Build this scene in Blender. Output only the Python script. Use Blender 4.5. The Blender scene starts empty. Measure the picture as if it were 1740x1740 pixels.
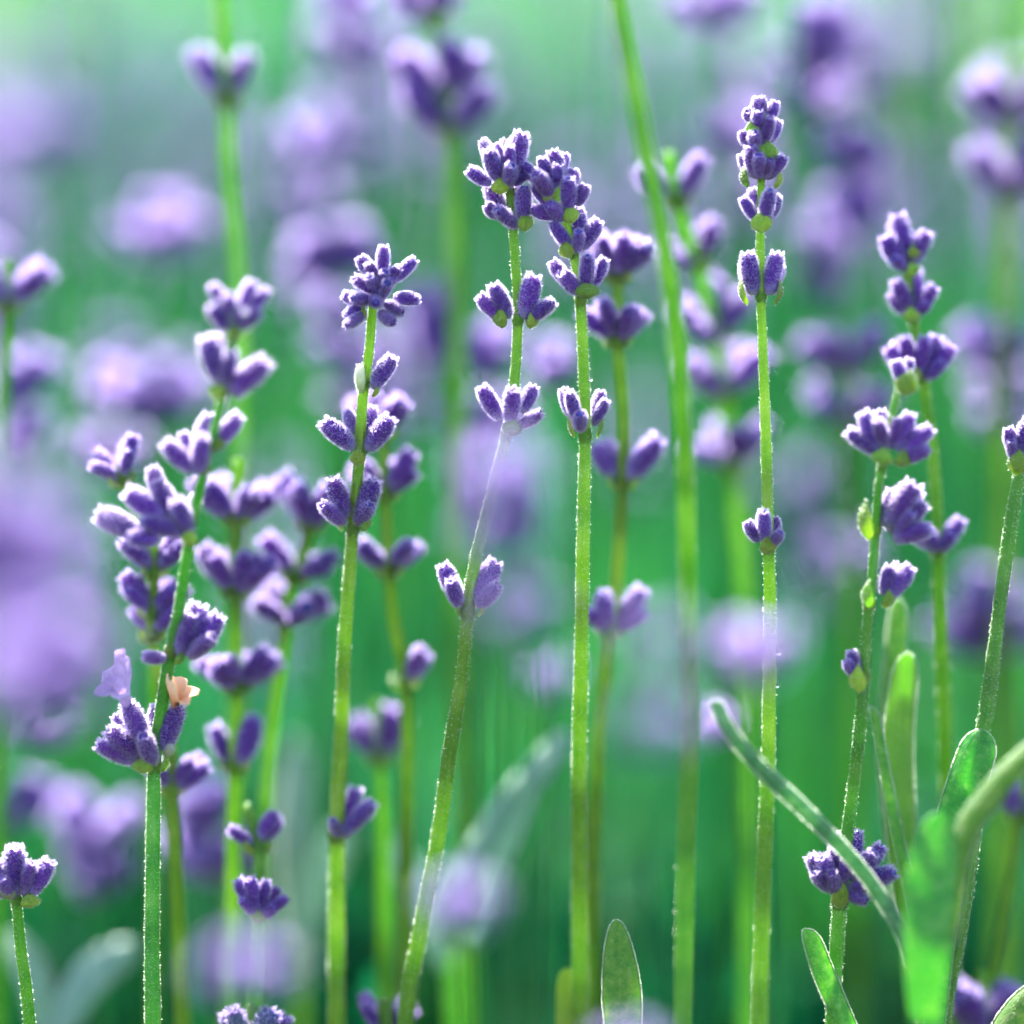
import bpy, math, random
import numpy as np
from mathutils import Vector, Matrix

# ------------------------------------------------------------------ camera, sky, sun, exposure
scene = bpy.context.scene
PITCH = math.radians(11.0)
FOCUS = 0.40                 # metres from lens to the plane of focus
WIDTH = 0.116                # metres of lavender across the frame at that plane
ZC = 0.26                    # height of the middle of the frame above the soil
FW = Vector((0, math.cos(PITCH), -math.sin(PITCH)))
RT = Vector((1, 0, 0))
UP = Vector((0, math.sin(PITCH), math.cos(PITCH)))
CAM = Vector((0, 0, ZC)) - FW * FOCUS

cd = bpy.data.cameras.new('camera')
cam = bpy.data.objects.new('camera', cd)
scene.collection.objects.link(cam)
cam.location = CAM
cam.rotation_euler = (math.pi / 2 - PITCH, 0, 0)
cd.sensor_width = 36.0
cd.lens = 36.0 * FOCUS / WIDTH
cd.clip_start = 0.02
cd.clip_end = 2000.0
cd.dof.use_dof = True
cd.dof.focus_distance = FOCUS
cd.dof.aperture_fstop = (cd.lens / 1000.0) / 0.031      # lens opening 31 mm wide
scene.camera = cam

SUN_EL, SUN_AZ = math.radians(44), math.radians(-22)    # behind the flowers, a little to the left
world = bpy.data.worlds.new('World')
scene.world = world
world.use_nodes = True
wn = world.node_tree
sky = wn.nodes.new('ShaderNodeTexSky')
sky.sky_type = 'NISHITA'
sky.sun_disc = False
sky.sun_elevation = SUN_EL
sky.sun_rotation = SUN_AZ
bgn = wn.nodes['Background']
wn.links.new(sky.outputs[0], bgn.inputs[0])
bgn.inputs[1].default_value = 0.10

sl = bpy.data.lights.new('sun', 'SUN')
sl.energy = 5.0
sl.angle = math.radians(0.5)
sl.color = (1.0, 0.965, 0.91)
sun = bpy.data.objects.new('sun', sl)
scene.collection.objects.link(sun)
SD = Vector((math.sin(SUN_AZ) * math.cos(SUN_EL), math.cos(SUN_AZ) * math.cos(SUN_EL), math.sin(SUN_EL)))
sun.rotation_euler = SD.to_track_quat('Z', 'Y').to_euler()

scene.view_settings.view_transform = 'Standard'
scene.view_settings.look = 'None'
scene.view_settings.exposure = 2.65
scene.view_settings.gamma = 1.0
scene.cycles.use_denoising = True
scene.cycles.max_bounces = 6
scene.cycles.diffuse_bounces = 3
scene.cycles.glossy_bounces = 2
scene.cycles.transmission_bounces = 4
scene.cycles.use_adaptive_sampling = True
scene.cycles.adaptive_threshold = 0.03
scene.cycles.adaptive_min_samples = 16
scene.cycles.debug_use_spatial_splits = True
scene.cycles.sample_clamp_indirect = 6.0
scene.cycles.caustics_reflective = False
scene.cycles.caustics_refractive = False

# ------------------------------------------------------------------ helpers
COL = scene.collection
rng = np.random.default_rng(7)
random.seed(7)
MMPX = WIDTH / 1740.0


def P(x, y, d=0.0):
    """World point seen at (x, y) of a 1740-wide frame, d mm behind the plane of focus."""
    x, y, d = float(x), float(y), float(d)
    z = FOCUS + d / 1000.0
    return CAM + z * (FW + RT * ((x - 870) * MMPX / FOCUS) - UP * ((y - 870) * MMPX / FOCUS))


def px(n, d=0.0):
    return float(n * MMPX * (FOCUS + d / 1000.0) / FOCUS)


class MB:
    def __init__(self):
        self.v, self.f, self.m, self.n = [], [], [], 0

    def add(self, verts, faces, mat=0):
        verts = np.asarray(verts, float).reshape(-1, 3)
        self.v.append(verts)
        self.f.append((np.asarray(faces, int) + self.n, mat))
        self.n += len(verts)

    def mesh(self, name, mats, smooth=True):
        me = bpy.data.meshes.new(name)
        V = np.concatenate(self.v)
        loops, starts, tot, mi = [], [], [], []
        k = 0
        for F, m in self.f:
            if len(F) == 0:
                continue
            c = F.shape[1]
            loops.append(F.ravel())
            starts.append(k + np.arange(len(F)) * c)
            tot.append(np.full(len(F), c))
            mi.append(np.full(len(F), m))
            k += F.size
        loops, starts, tot, mi = map(np.concatenate, (loops, starts, tot, mi))
        me.vertices.add(len(V)); me.vertices.foreach_set('co', V.ravel())
        me.loops.add(len(loops)); me.loops.foreach_set('vertex_index', loops.astype(np.int32))
        me.polygons.add(len(starts))
        me.polygons.foreach_set('loop_start', starts.astype(np.int32))
        me.polygons.foreach_set('loop_total', tot.astype(np.int32))
        me.polygons.foreach_set('material_index', mi.astype(np.int32))
        me.polygons.foreach_set('use_smooth', np.full(len(starts), smooth))
        for m in mats:
            me.materials.append(m)
        me.update(calc_edges=True)
        return me


def link(name, me, parent=None, mat=None):
    o = bpy.data.objects.new(name, me)
    COL.objects.link(o)
    if parent is not None:
        o.parent = parent
        o.matrix_local = WORLD[parent].inverted() @ (mat or WORLD[parent])
    elif mat is not None:
        o.matrix_world = mat
    WORLD[o] = mat if mat is not None else (WORLD[parent] if parent is not None else Matrix())
    return o


WORLD = {}


def tag(o, label, cat, group=None, kind=None):
    if label: o['label'] = label
    if cat: o['category'] = cat
    if group: o['group'] = group
    if kind: o['kind'] = kind
    return o


def frame(direction, roll=0.0, pos=None, scale=1.0, ref=None):
    z = Vector(direction).normalized()
    r = Vector(ref) if ref is not None else Vector((0.3, -0.9, 0.2))
    x = r.cross(z)
    if x.length < 1e-4:
        x = Vector((1, 0, 0)).cross(z)
    x.normalize()
    y = z.cross(x)
    M = Matrix((x, y, z)).transposed()
    M = M @ Matrix.Rotation(roll, 3, 'Z')
    sc = scale if hasattr(scale, '__len__') else (scale,) * 3
    M = M @ Matrix.Diagonal(sc)
    M = M.to_4x4()
    if pos is not None:
        M.translation = pos
    return M


# ------------------------------------------------------------------ materials
def new_mat(name):
    m = bpy.data.materials.new(name)
    m.use_nodes = True
    nt = m.node_tree
    for n in list(nt.nodes):
        nt.nodes.remove(n)
    return m, nt


def N(nt, kind, **kw):
    n = nt.nodes.new(kind)
    for k, v in kw.items():
        if hasattr(n, k) and k not in ('Scale',):
            setattr(n, k, v)
        else:
            n.inputs[k].default_value = v
    return n


def ramp(nt, stops):
    r = nt.nodes.new('ShaderNodeValToRGB')
    e = r.color_ramp.elements
    while len(e) < len(stops):
        e.new(0.5)
    for q, (p, c) in zip(e, stops):
        q.position = p
        q.color = (*c, 1)
    return r


def plant_mat(name, stops, coord='noise', nscale=900.0, transl=0.35, tcol=(1, 1, 1), rough=0.5, bump=0.0,
              bscale=3000.0, sheen=0.0, sheen_tint=(1, 1, 1), hue_var=0.03, val_var=0.25, spec=0.4):
    """Leaf-like stuff: a principled surface mixed with light coming through from behind."""
    m, nt = new_mat(name)
    L = nt.links.new
    tc = nt.nodes.new('ShaderNodeTexCoord')
    nz = N(nt, 'ShaderNodeTexNoise', Scale=nscale, Detail=3.0)
    L(tc.outputs['Object'], nz.inputs['Vector'])
    r = ramp(nt, stops)
    if coord == 'noise':
        L(nz.outputs['Fac'], r.inputs[0])
    else:                                    # along the length of the piece, ruffled by noise
        sp = nt.nodes.new('ShaderNodeSeparateXYZ')
        L(tc.outputs['Generated'], sp.inputs[0])
        mx = N(nt, 'ShaderNodeMath', operation='MULTIPLY_ADD')
        L(nz.outputs['Fac'], mx.inputs[0]); mx.inputs[1].default_value = 0.35
        ad = N(nt, 'ShaderNodeMath', operation='SUBTRACT'); ad.inputs[1].default_value = 0.175
        L(sp.outputs[2], ad.inputs[0]); L(ad.outputs[0], mx.inputs[2])
        L(mx.outputs[0], r.inputs[0])
    oi = nt.nodes.new('ShaderNodeObjectInfo')
    hv = nt.nodes.new('ShaderNodeHueSaturation')
    mr = N(nt, 'ShaderNodeMapRange'); mr.inputs[3].default_value = 0.5 - hue_var; mr.inputs[4].default_value = 0.5 + hue_var
    L(oi.outputs['Random'], mr.inputs[0]); L(mr.outputs[0], hv.inputs['Hue'])
    m3 = N(nt, 'ShaderNodeMath', operation='MULTIPLY'); m3.inputs[1].default_value = 7.31
    m4 = N(nt, 'ShaderNodeMath', operation='FRACT')
    L(oi.outputs['Random'], m3.inputs[0]); L(m3.outputs[0], m4.inputs[0])
    mv = N(nt, 'ShaderNodeMapRange'); mv.inputs[3].default_value = 1 - val_var; mv.inputs[4].default_value = 1 + val_var
    L(m4.outputs[0], mv.inputs[0]); L(mv.outputs[0], hv.inputs['Value'])
    L(r.outputs[0], hv.inputs['Color'])
    pb = nt.nodes.new('ShaderNodeBsdfPrincipled')
    pb.inputs['Roughness'].default_value = rough
    pb.inputs['Specular IOR Level'].default_value = spec
    pb.inputs['Sheen Weight'].default_value = sheen
    pb.inputs['Sheen Roughness'].default_value = 0.35
    pb.inputs['Sheen Tint'].default_value = (*sheen_tint, 1)
    L(hv.outputs[0], pb.inputs['Base Color'])
    if bump:
        bz = N(nt, 'ShaderNodeTexNoise', Scale=bscale, Detail=2.0)
        L(tc.outputs['Object'], bz.inputs['Vector'])
        bp = N(nt, 'ShaderNodeBump', Strength=bump, Distance=0.0003 if nscale > 100 else 0.05)
        L(bz.outputs['Fac'], bp.inputs['Height']); L(bp.outputs[0], pb.inputs['Normal'])
    out = nt.nodes.new('ShaderNodeOutputMaterial')
    if transl > 0:
        tr = nt.nodes.new('ShaderNodeBsdfTranslucent')
        mc = nt.nodes.new('ShaderNodeMix'); mc.data_type = 'RGBA'; mc.blend_type = 'MULTIPLY'
        mc.inputs['Factor'].default_value = 1.0
        L(hv.outputs[0], mc.inputs['A']); mc.inputs['B'].default_value = (*tcol, 1)
        L(mc.outputs['Result'], tr.inputs['Color'])
        ms = nt.nodes.new('ShaderNodeMixShader'); ms.inputs[0].default_value = transl
        L(pb.outputs[0], ms.inputs[1]); L(tr.outputs[0], ms.inputs[2]); L(ms.outputs[0], out.inputs[0])
    else:
        L(pb.outputs[0], out.inputs[0])
    return m


M_CALYX = plant_mat('calyx_violet', [(0.0, (0.34, 0.40, 0.36)), (0.14, (0.28, 0.21, 0.52)), (0.30, (0.138, 0.036, 0.33)),
                                     (0.8, (0.130, 0.031, 0.31)), (1.0, (0.20, 0.08, 0.42))], 'len', nscale=14.0,
                    transl=0.28, tcol=(1.6, 1.3, 1.5), rough=0.6, bump=0.5, bscale=26.0, sheen=0.25,
                    sheen_tint=(0.85, 0.80, 1.0), hue_var=0.012, val_var=0.22)
M_PALE = plant_mat('calyx_faded', [(0.0, (0.35, 0.45, 0.15)), (0.4, (0.62, 0.66, 0.42)), (1.0, (0.62, 0.60, 0.58))], 'len', nscale=14.0,
                   transl=0.4, rough=0.6, bump=0.4, bscale=26.0, sheen=0.4)
M_TIP = plant_mat('petal_bud_dark', [(0.3, (0.05, 0.025, 0.20)), (0.7, (0.10, 0.05, 0.32))], nscale=20.0, transl=0.1, rough=0.45, bump=0.3, bscale=30.0)
M_BRACT = plant_mat('bract_green', [(0.3, (0.24, 0.42, 0.04)), (0.6, (0.36, 0.52, 0.07)), (0.75, (0.42, 0.46, 0.11))], nscale=5.0,
                    transl=0.45, tcol=(1.3, 1.3, 0.8), rough=0.5, bump=0.4, bscale=12.0, sheen=0.3, hue_var=0.02)
M_STEM = plant_mat('stem_green', [(0.3, (0.13, 0.29, 0.03)), (0.55, (0.21, 0.37, 0.045)), (0.75, (0.30, 0.43, 0.09))], nscale=260.0,
                   transl=0.55, tcol=(1.25, 1.35, 0.8), rough=0.45, bump=0.35, bscale=2600.0, sheen=0.25, hue_var=0.02, val_var=0.2)
M_STEM2 = plant_mat('stem_blue_green', [(0.3, (0.03, 0.20, 0.06)), (0.55, (0.06, 0.28, 0.08)), (0.75, (0.12, 0.34, 0.10))], nscale=60.0,
                    transl=0.45, tcol=(1.1, 1.2, 0.9), rough=0.6, spec=0.1, sheen=0.1, hue_var=0.03, val_var=0.3)
M_STEM_SHADED = plant_mat('stem_green_shaded', [(0.3, (0.075, 0.24, 0.03)), (0.55, (0.13, 0.32, 0.04)), (0.75, (0.24, 0.40, 0.09))], nscale=260.0,
                    transl=0.42, tcol=(1.1, 1.3, 0.8), rough=0.4, bump=0.35, bscale=2600.0, sheen=0.4, hue_var=0.02, val_var=0.15)  # darker copy of the stem green: the stems' shaded side put into the colour
M_LEAF = plant_mat('leaf_green', [(0.32, (0.10, 0.36, 0.075)), (0.52, (0.16, 0.44, 0.09)), (0.72, (0.30, 0.54, 0.18))], nscale=1100.0,
                   transl=0.6, tcol=(1.7, 1.2, 0.6), rough=0.42, bump=0.5, bscale=5000.0, sheen=0.35, hue_var=0.025, val_var=0.2)
M_LEAF2 = plant_mat('leaf_grey_green', [(0.32, (0.09, 0.27, 0.12)), (0.52, (0.14, 0.34, 0.16)), (0.72, (0.26, 0.44, 0.26))], nscale=1100.0,
                    transl=0.5, tcol=(1.2, 1.1, 0.9), rough=0.5, bump=0.5, bscale=5000.0, sheen=0.5, hue_var=0.01, val_var=0.1)
M_LIME = plant_mat('leaf_lime', [(0.3, (0.17, 0.34, 0.04)), (0.7, (0.27, 0.42, 0.06))], nscale=300.0, transl=0.55,
                   tcol=(1.3, 1.3, 0.7), rough=0.45, bump=0.4, bscale=5000.0, sheen=0.3)
M_PALELEAF = plant_mat('leaf_pale', [(0.3, (0.26, 0.46, 0.30)), (0.7, (0.40, 0.58, 0.44))], nscale=300.0, transl=0.4, rough=0.45, sheen=0.5)
M_LILAC = plant_mat('petal_lilac', [(0.3, (0.58, 0.44, 0.72)), (0.7, (0.80, 0.68, 0.86))], nscale=9.0, transl=0.5, rough=0.5, bump=0.5, bscale=16.0, sheen=0.2)
M_PEACH = plant_mat('petal_peach', [(0.0, (0.60, 0.16, 0.08)), (0.3, (0.80, 0.38, 0.26)), (0.7, (0.85, 0.58, 0.46))], 'len', nscale=6.0, transl=0.5, rough=0.5)


def simple(name, build):
    m, nt = new_mat(name)
    out = nt.nodes.new('ShaderNodeOutputMaterial')
    nt.links.new(build(nt), out.inputs[0])
    return m


def _hair(nt):
    a = N(nt, 'ShaderNodeBsdfTranslucent'); a.inputs[0].default_value = (0.82, 0.70, 0.98, 1)
    b = nt.nodes.new('ShaderNodeBsdfPrincipled'); b.inputs['Base Color'].default_value = (0.66, 0.52, 0.88, 1)
    b.inputs['Roughness'].default_value = 0.3
    c = N(nt, 'ShaderNodeBsdfRefraction'); c.inputs['Color'].default_value = a.inputs[0].default_value
    c.inputs['Roughness'].default_value = 0.6; c.inputs['IOR'].default_value = 1.15
    k = nt.nodes.new('ShaderNodeMixShader'); k.inputs[0].default_value = 0.25
    nt.links.new(a.outputs[0], k.inputs[1]); nt.links.new(c.outputs[0], k.inputs[2])
    m = nt.nodes.new('ShaderNodeMixShader'); m.inputs[0].default_value = 0.9
    nt.links.new(k.outputs[0], m.inputs[2]); nt.links.new(b.outputs[0], m.inputs[1])
    return m.outputs[0]


def _dew(nt):
    b = nt.nodes.new('ShaderNodeBsdfPrincipled')
    b.inputs['Base Color'].default_value = (0.97, 0.98, 1, 1)
    b.inputs['Roughness'].default_value = 0.09
    b.inputs['IOR'].default_value = 1.33
    b.inputs['Transmission Weight'].default_value = 1.0
    return b.outputs[0]




def _down(nt):
    a = N(nt, 'ShaderNodeBsdfTranslucent'); a.inputs[0].default_value = (0.90, 0.95, 0.82, 1)
    b = nt.nodes.new('ShaderNodeBsdfPrincipled'); b.inputs['Base Color'].default_value = (0.78, 0.84, 0.70, 1)
    b.inputs['Roughness'].default_value = 0.3
    c = N(nt, 'ShaderNodeBsdfRefraction'); c.inputs['Color'].default_value = a.inputs[0].default_value
    c.inputs['Roughness'].default_value = 0.6; c.inputs['IOR'].default_value = 1.15
    k = nt.nodes.new('ShaderNodeMixShader'); k.inputs[0].default_value = 0.25
    nt.links.new(a.outputs[0], k.inputs[1]); nt.links.new(c.outputs[0], k.inputs[2])
    m = nt.nodes.new('ShaderNodeMixShader'); m.inputs[0].default_value = 0.9
    nt.links.new(k.outputs[0], m.inputs[2]); nt.links.new(b.outputs[0], m.inputs[1])
    return m.outputs[0]


M_HAIR = simple('bud_hair', _hair)


def _hair_lilac(nt):
    o = _hair(nt)
    for n in nt.nodes:
        if n.type == 'BSDF_TRANSLUCENT': n.inputs[0].default_value = (0.66, 0.52, 0.92, 1)
        if n.type == 'BSDF_REFRACTION': n.inputs['Color'].default_value = (0.66, 0.52, 0.92, 1)
    return o


M_HAIR2 = simple('bud_hair_lilac', _hair_lilac)
M_DOWN = simple('stem_down', _down)
M_DEW = simple('dew_water', _dew)

# ------------------------------------------------------------------ shape builders
ICO = None


def ico():
    global ICO
    if ICO is None:
        t = (1 + 5 ** 0.5) / 2
        v = np.array([(-1, t, 0), (1, t, 0), (-1, -t, 0), (1, -t, 0), (0, -1, t), (0, 1, t), (0, -1, -t), (0, 1, -t),
                      (t, 0, -1), (t, 0, 1), (-t, 0, -1), (-t, 0, 1)], float)
        v /= np.linalg.norm(v[0])
        f = np.array([(0, 11, 5), (0, 5, 1), (0, 1, 7), (0, 7, 10), (0, 10, 11), (1, 5, 9), (5, 11, 4), (11, 10, 2), (10, 7, 6), (7, 1, 8),
                      (3, 9, 4), (3, 4, 2), (3, 2, 6), (3, 6, 8), (3, 8, 9), (4, 9, 5), (2, 4, 11), (6, 2, 10), (8, 6, 7), (9, 8, 1)])
        ICO = (v, f)
    return ICO


def ico2():
    v, f = ico()
    v = [tuple(p) for p in v]
    mid, out = {}, []

    def m(a, b):
        k = (min(a, b), max(a, b))
        if k not in mid:
            q = (np.array(v[a]) + np.array(v[b])); q /= np.linalg.norm(q)
            mid[k] = len(v); v.append(tuple(q))
        return mid[k]
    for a, b, c in f:
        x, y, z = m(a, b), m(b, c), m(c, a)
        out += [(a, x, z), (b, y, x), (c, z, y), (x, y, z)]
    return np.array(v), np.array(out)


def add_hairs(mb, pts, nrm, length, width, mat, droop=0.35, tangent=None):
    """Thin flattened, slightly bent hairs standing on a surface."""
    n = len(pts)
    if n == 0:
        return
    d = nrm + rng.normal(0, droop, (n, 3))
    if tangent is not None:
        d = d + tangent
    d /= np.linalg.norm(d, axis=1, keepdims=True)
    a = np.cross(d, rng.normal(0, 1, (n, 3))); a /= np.linalg.norm(a, axis=1, keepdims=True)
    b = np.cross(d, a)
    ln = length * rng.uniform(0.5, 1.25, (n, 1))
    w = width * 0.5
    base = pts - nrm * width * 0.5
    mid = pts + d * ln * 0.55 + b * ln * rng.normal(0, 0.08, (n, 1))
    v = np.stack([base - a * w, base + a * w, mid + a * w * 0.8, mid - a * w * 0.8, pts + d * ln], 1).reshape(-1, 3)
    k = (np.arange(n) * 5)[:, None, None]
    f = (np.array([(0, 1, 2), (0, 2, 3), (3, 2, 4)])[None] + k).reshape(-1, 3)
    mb.add(v, f, mat)


def add_drops(mb, pts, nrm, r0, r1, mat):
    v, f = ico()
    n = len(pts)
    if n == 0:
        return
    r = rng.uniform(0, 1, (n, 1, 1)) ** 2.5 * (r1 - r0) + r0
    V = (pts + nrm * r[:, 0] * 0.7)[:, None, :] + v[None] * r
    F = f[None] + (np.arange(n) * len(v))[:, None, None]
    mb.add(V.reshape(-1, 3), F.reshape(-1, 3), mat)


def grid_faces(nu, nv, wrap=True):
    """nv rings of nu vertices."""
    i = np.arange(nv - 1)[:, None]
    j = np.arange(nu if wrap else nu - 1)[None]
    a = i * nu + j
    b = i * nu + (j + 1) % nu
    return np.stack([a, b, b + nu, a + nu], -1).reshape(-1, 4)


def bud_geo(mb, seed, hairs=650, drops=26, fat=1.0, hl=0.075, hw=0.0085, M=None, nu=30, nv=15, opened=False):
    """A lavender calyx one unit long standing on the origin along +Z: ribbed barrel, toothed rim, dark bud tip."""
    r = np.random.default_rng(seed)
    t = np.linspace(0, 1, nv)
    R = np.interp(t, [0, .06, .2, .45, .7, .88, 1.0], [.055, .10, .155, .195, .20, .175, .125]) * fat
    ph = np.linspace(0, 2 * np.pi, nu, endpoint=False)
    T, F = np.meshgrid(t, ph, indexing='ij')
    rib = 1 + 0.055 * np.cos(nu / 3 * F) * np.sin(np.pi * np.clip(T, 0, 1)) ** .5
    rr = R[:, None] * rib * (1 + 0.05 * np.sin(F * 2 + r.uniform(0, 6)) + 0.03 * np.sin(F * 3 + T * 5 + r.uniform(0, 6)))
    teeth = 0.035 * np.cos(5 * F) * np.clip((T - 0.85) / 0.15, 0, 1)
    bend = r.uniform(0.02, 0.09)
    ba = r.uniform(0, 6.28)
    off = bend * (T ** 2)
    X = np.stack([rr * np.cos(F) + off * np.cos(ba), rr * np.sin(F) + off * np.sin(ba), T * 0.97 + teeth], -1)
    V = X.reshape(-1, 3)
    faces = grid_faces(nu, nv)
    # dark folded petals closing the mouth
    tv = np.array([0.0, 0.5, 0.85, 1.0])
    trad = np.array([0.122, 0.10, 0.06, 0.004]) * fat * (0.8 if opened else 1)
    T2, F2 = np.meshgrid(tv, ph[::2], indexing='ij')
    lob = 1 + 0.16 * np.cos(4 * F2)
    tip = np.stack([trad[:, None] * lob * np.cos(F2) + bend * np.cos(ba), trad[:, None] * lob * np.sin(F2) + bend * np.sin(ba),
                    0.93 + 0.10 * T2], -1).reshape(-1, 3)
    # surface samples for hairs
    def samp(n, lo=0.0, hi=1.0):
        u = r.uniform(0, 2 * np.pi, n); q = r.uniform(lo, hi, n)
        rad = np.interp(q, t, R)
        p = np.stack([rad * np.cos(u) + bend * q ** 2 * np.cos(ba), rad * np.sin(u) + bend * q ** 2 * np.sin(ba), q * 0.97], -1)
        nn = np.stack([np.cos(u), np.sin(u), np.full(n, 0.15)], -1)
        return p, nn / np.linalg.norm(nn, axis=1, keepdims=True)

    sub = MB()
    sub.add(V, faces, 0)
    sub.add(tip, grid_faces(nu // 2, 4), 2)
    p, nn = samp(hairs, 0.03, 1.0)
    add_hairs(sub, p, nn, hl, hw, 1, 0.35)
    k = hairs // 7
    u = r.uniform(0, 2 * np.pi, k)
    rim = np.stack([0.13 * fat * np.cos(u) + bend * np.cos(ba), 0.13 * fat * np.sin(u) + bend * np.sin(ba), np.full(k, .97) + .035 * np.cos(5 * u)], -1)
    rn = np.stack([np.cos(u) * .6, np.sin(u) * .6, np.full(k, .8)], -1)
    add_hairs(sub, rim, rn, hl * 1.1, hw, 1, 0.3)
    p, nn = samp(drops, 0.25, 1.0)
    add_drops(sub, p + nn * 0.03, nn, 0.010, 0.028, 3)
    if M is None:
        M = Matrix()
    A = np.array(M)
    for (Fc, m), v in zip(sub.f, sub.v):
        mb.v.append(v @ A[:3, :3].T + A[:3, 3])
        mb.f.append((Fc + mb.n, m))
    mb.n += sub.n


BUD_MATS = [M_CALYX, M_HAIR, M_TIP, M_DEW]
SOFT_MATS = [M_CALYX, M_HAIR2, M_TIP, M_DEW]
PALE_MATS = [M_PALE, M_DOWN, M_PALE, M_DEW]
BUDS, BUDS_SOFT = [], []
for s in range(7):
    mb = MB(); bud_geo(mb, 100 + s, hairs=1700, drops=50, hl=0.088, hw=0.0085, fat=rng.uniform(0.86, 1.1)); BUDS.append(mb.mesh('bud', BUD_MATS))
for s in range(5):
    mb = MB(); bud_geo(mb, 200 + s, hairs=520, drops=18, hl=0.10, fat=rng.uniform(0.92, 1.15), hw=0.015, nu=24, nv=11); BUDS_SOFT.append(mb.mesh('bud', SOFT_MATS))
mb = MB(); bud_geo(mb, 300, hairs=500, drops=20, fat=0.85); PALE_BUD = mb.mesh('faded_bud', PALE_MATS)


def bract_mesh(seed):
    """Broad pointed cup-shaped bract, one unit high, facing -Y, with two faces and a thin edge."""
    r = np.random.default_rng(seed)
    nu, nv = 23, 9
    layers = []
    for th in (0.0, 0.035):
        v = np.linspace(0, 1, nv); u = np.linspace(-1, 1, nu)
        Vv, Uu = np.meshgrid(v, u, indexing='ij')
        w = np.interp(Vv, [0, .15, .4, .65, .85, 1.0], [.26, .50, .60, .47, .20, .02])
        a = Uu * 1.15
        rad = w * 0.85 - th
        x = rad * np.sin(a) / math.sin(1.15) * 1.0
        y = -(rad * np.cos(a)) * 0.75 - 0.10 * np.sin(np.pi * Vv) + 0.022 * np.cos(14 * Uu) * np.sin(np.pi * Vv)
        z = Vv - 0.12 * (1 - np.abs(Uu)) * (1 - Vv)
        layers.append(np.stack([x, y, z], -1).reshape(-1, 3))
    m = MB()
    n = nu * nv
    f = grid_faces(nu, nv, False)
    m.add(np.concatenate(layers), np.concatenate([f, f[:, ::-1] + n]), 0)
    edge = [k * nu for k in range(nv)] + [(nv - 1) * nu + k for k in range(1, nu)] + [k * nu + nu - 1 for k in range(nv - 2, -1, -1)]
    ef = [(edge[k], edge[k + 1], edge[k + 1] + n, edge[k] + n) for k in range(len(edge) - 1)]
    m.add(np.zeros((0, 3)), np.array(ef) - m.n, 0)
    P0 = layers[0]
    idx = r.integers(0, n, 260)
    pts = P0[idx] + r.normal(0, .02, (260, 3)) * [1, .2, 1]
    nn = pts * [1, 1, 0]; nn /= np.linalg.norm(nn, axis=1, keepdims=True) + 1e-9
    add_hairs(m, pts, nn, 0.09, 0.012, 1, 0.4)
    return m.mesh('bract', [M_BRACT, M_DOWN])


BRACTS = [bract_mesh(k) for k in range(3)]


def collar_mesh():
    """Swollen node of the stem, one unit wide, that carries a whorl of buds."""
    m = MB()
    nu, nv = 16, 7
    t = np.linspace(-0.7, 0.7, nv); ph = np.linspace(0, 2 * np.pi, nu, endpoint=False)
    T, F = np.meshgrid(t, ph, indexing='ij')
    R = 0.5 + 0.16 * np.cos(T / 0.7 * np.pi / 2) ** 2 * (1 + 0.25 * np.cos(2 * F))
    m.add(np.stack([R * np.cos(F), R * np.sin(F), T], -1).reshape(-1, 3), grid_faces(nu, nv), 0)
    r = np.random.default_rng(5)
    u = r.uniform(0, 6.28, 120); z = r.uniform(-.6, .6, 120)
    nn = np.stack([np.cos(u), np.sin(u), 0 * u], -1)
    add_hairs(m, nn * 0.6 + np.stack([0 * u, 0 * u, z], -1), nn, 0.2, 0.02, 1, .4)
    return m.mesh('node', [M_STEM, M_DOWN])


COLLAR = collar_mesh()


def corolla_mesh(seed, mat):
    """Open two-lipped flower: tube flaring into two upper and three lower crinkled lobes."""
    r = np.random.default_rng(seed)
    nu, nv = 64, 22
    v = np.linspace(0, 1, nv); ph = np.linspace(0, 2 * np.pi, nu, endpoint=False)
    V, F = np.meshgrid(v, ph, indexing='ij')
    tube = np.interp(V, [0, .3, .5, .7, 1], [.10, .12, .15, .19, .21])
    fl = np.clip((V - 0.5) / 0.5, 0, 1)
    up = np.clip(np.cos(F) * 1.6 + 0.1, 0, 1)                 # upper lip: two erect lobes
    lo = 1 - up                                               # lower lip: three spreading lobes
    lobe_u = 0.7 + 0.3 * np.abs(np.sin(1.7 * F)) ** 0.7
    lobe_l = 0.6 + 0.4 * np.abs(np.cos(2.6 * (F - np.pi))) ** 0.8
    cr = r.normal(0, 1, 6)
    crinkle = 0.035 * fl * (np.sin(5 * F + cr[0] + 5 * V) + 0.4 * np.sin(9 * F + cr[1] - 9 * V) + 0.25 * np.sin(16 * F + cr[2] + 14 * V))
    rad = tube + fl ** 1.3 * (up * 0.16 * lobe_u + lo * 0.36 * lobe_l) + crinkle
    z = V * 0.72 + fl ** 1.2 * up * 0.42 * lobe_u - fl ** 2 * lo * 0.12 * lobe_l + crinkle * 0.8
    x = rad * np.cos(F) + 0.06 * V ** 2 - 0.16 * up * np.clip(fl - .6, 0, 1)
    y = rad * np.sin(F) * 0.85 + 0.03 * fl * np.sin(6 * V + cr[3])
    m = MB()
    p = np.stack([x, y, z], -1).reshape(-1, 3)
    f = grid_faces(nu, nv)
    c = np.array([0.05, 0, 0])
    q = p * [0.93, 0.93, 1] + [0, 0, 0.015]
    n = len(p)
    m.add(np.concatenate([p, q]), np.concatenate([f, f[:, ::-1] + n]), 0)
    last = (nv - 1) * nu
    ef = [(last + k, last + (k + 1) % nu, last + (k + 1) % nu + n, last + k + n) for k in range(nu)]
    m.add(np.zeros((0, 3)), np.array(ef) - m.n, 0)
    return m.mesh('corolla', [mat])


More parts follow.
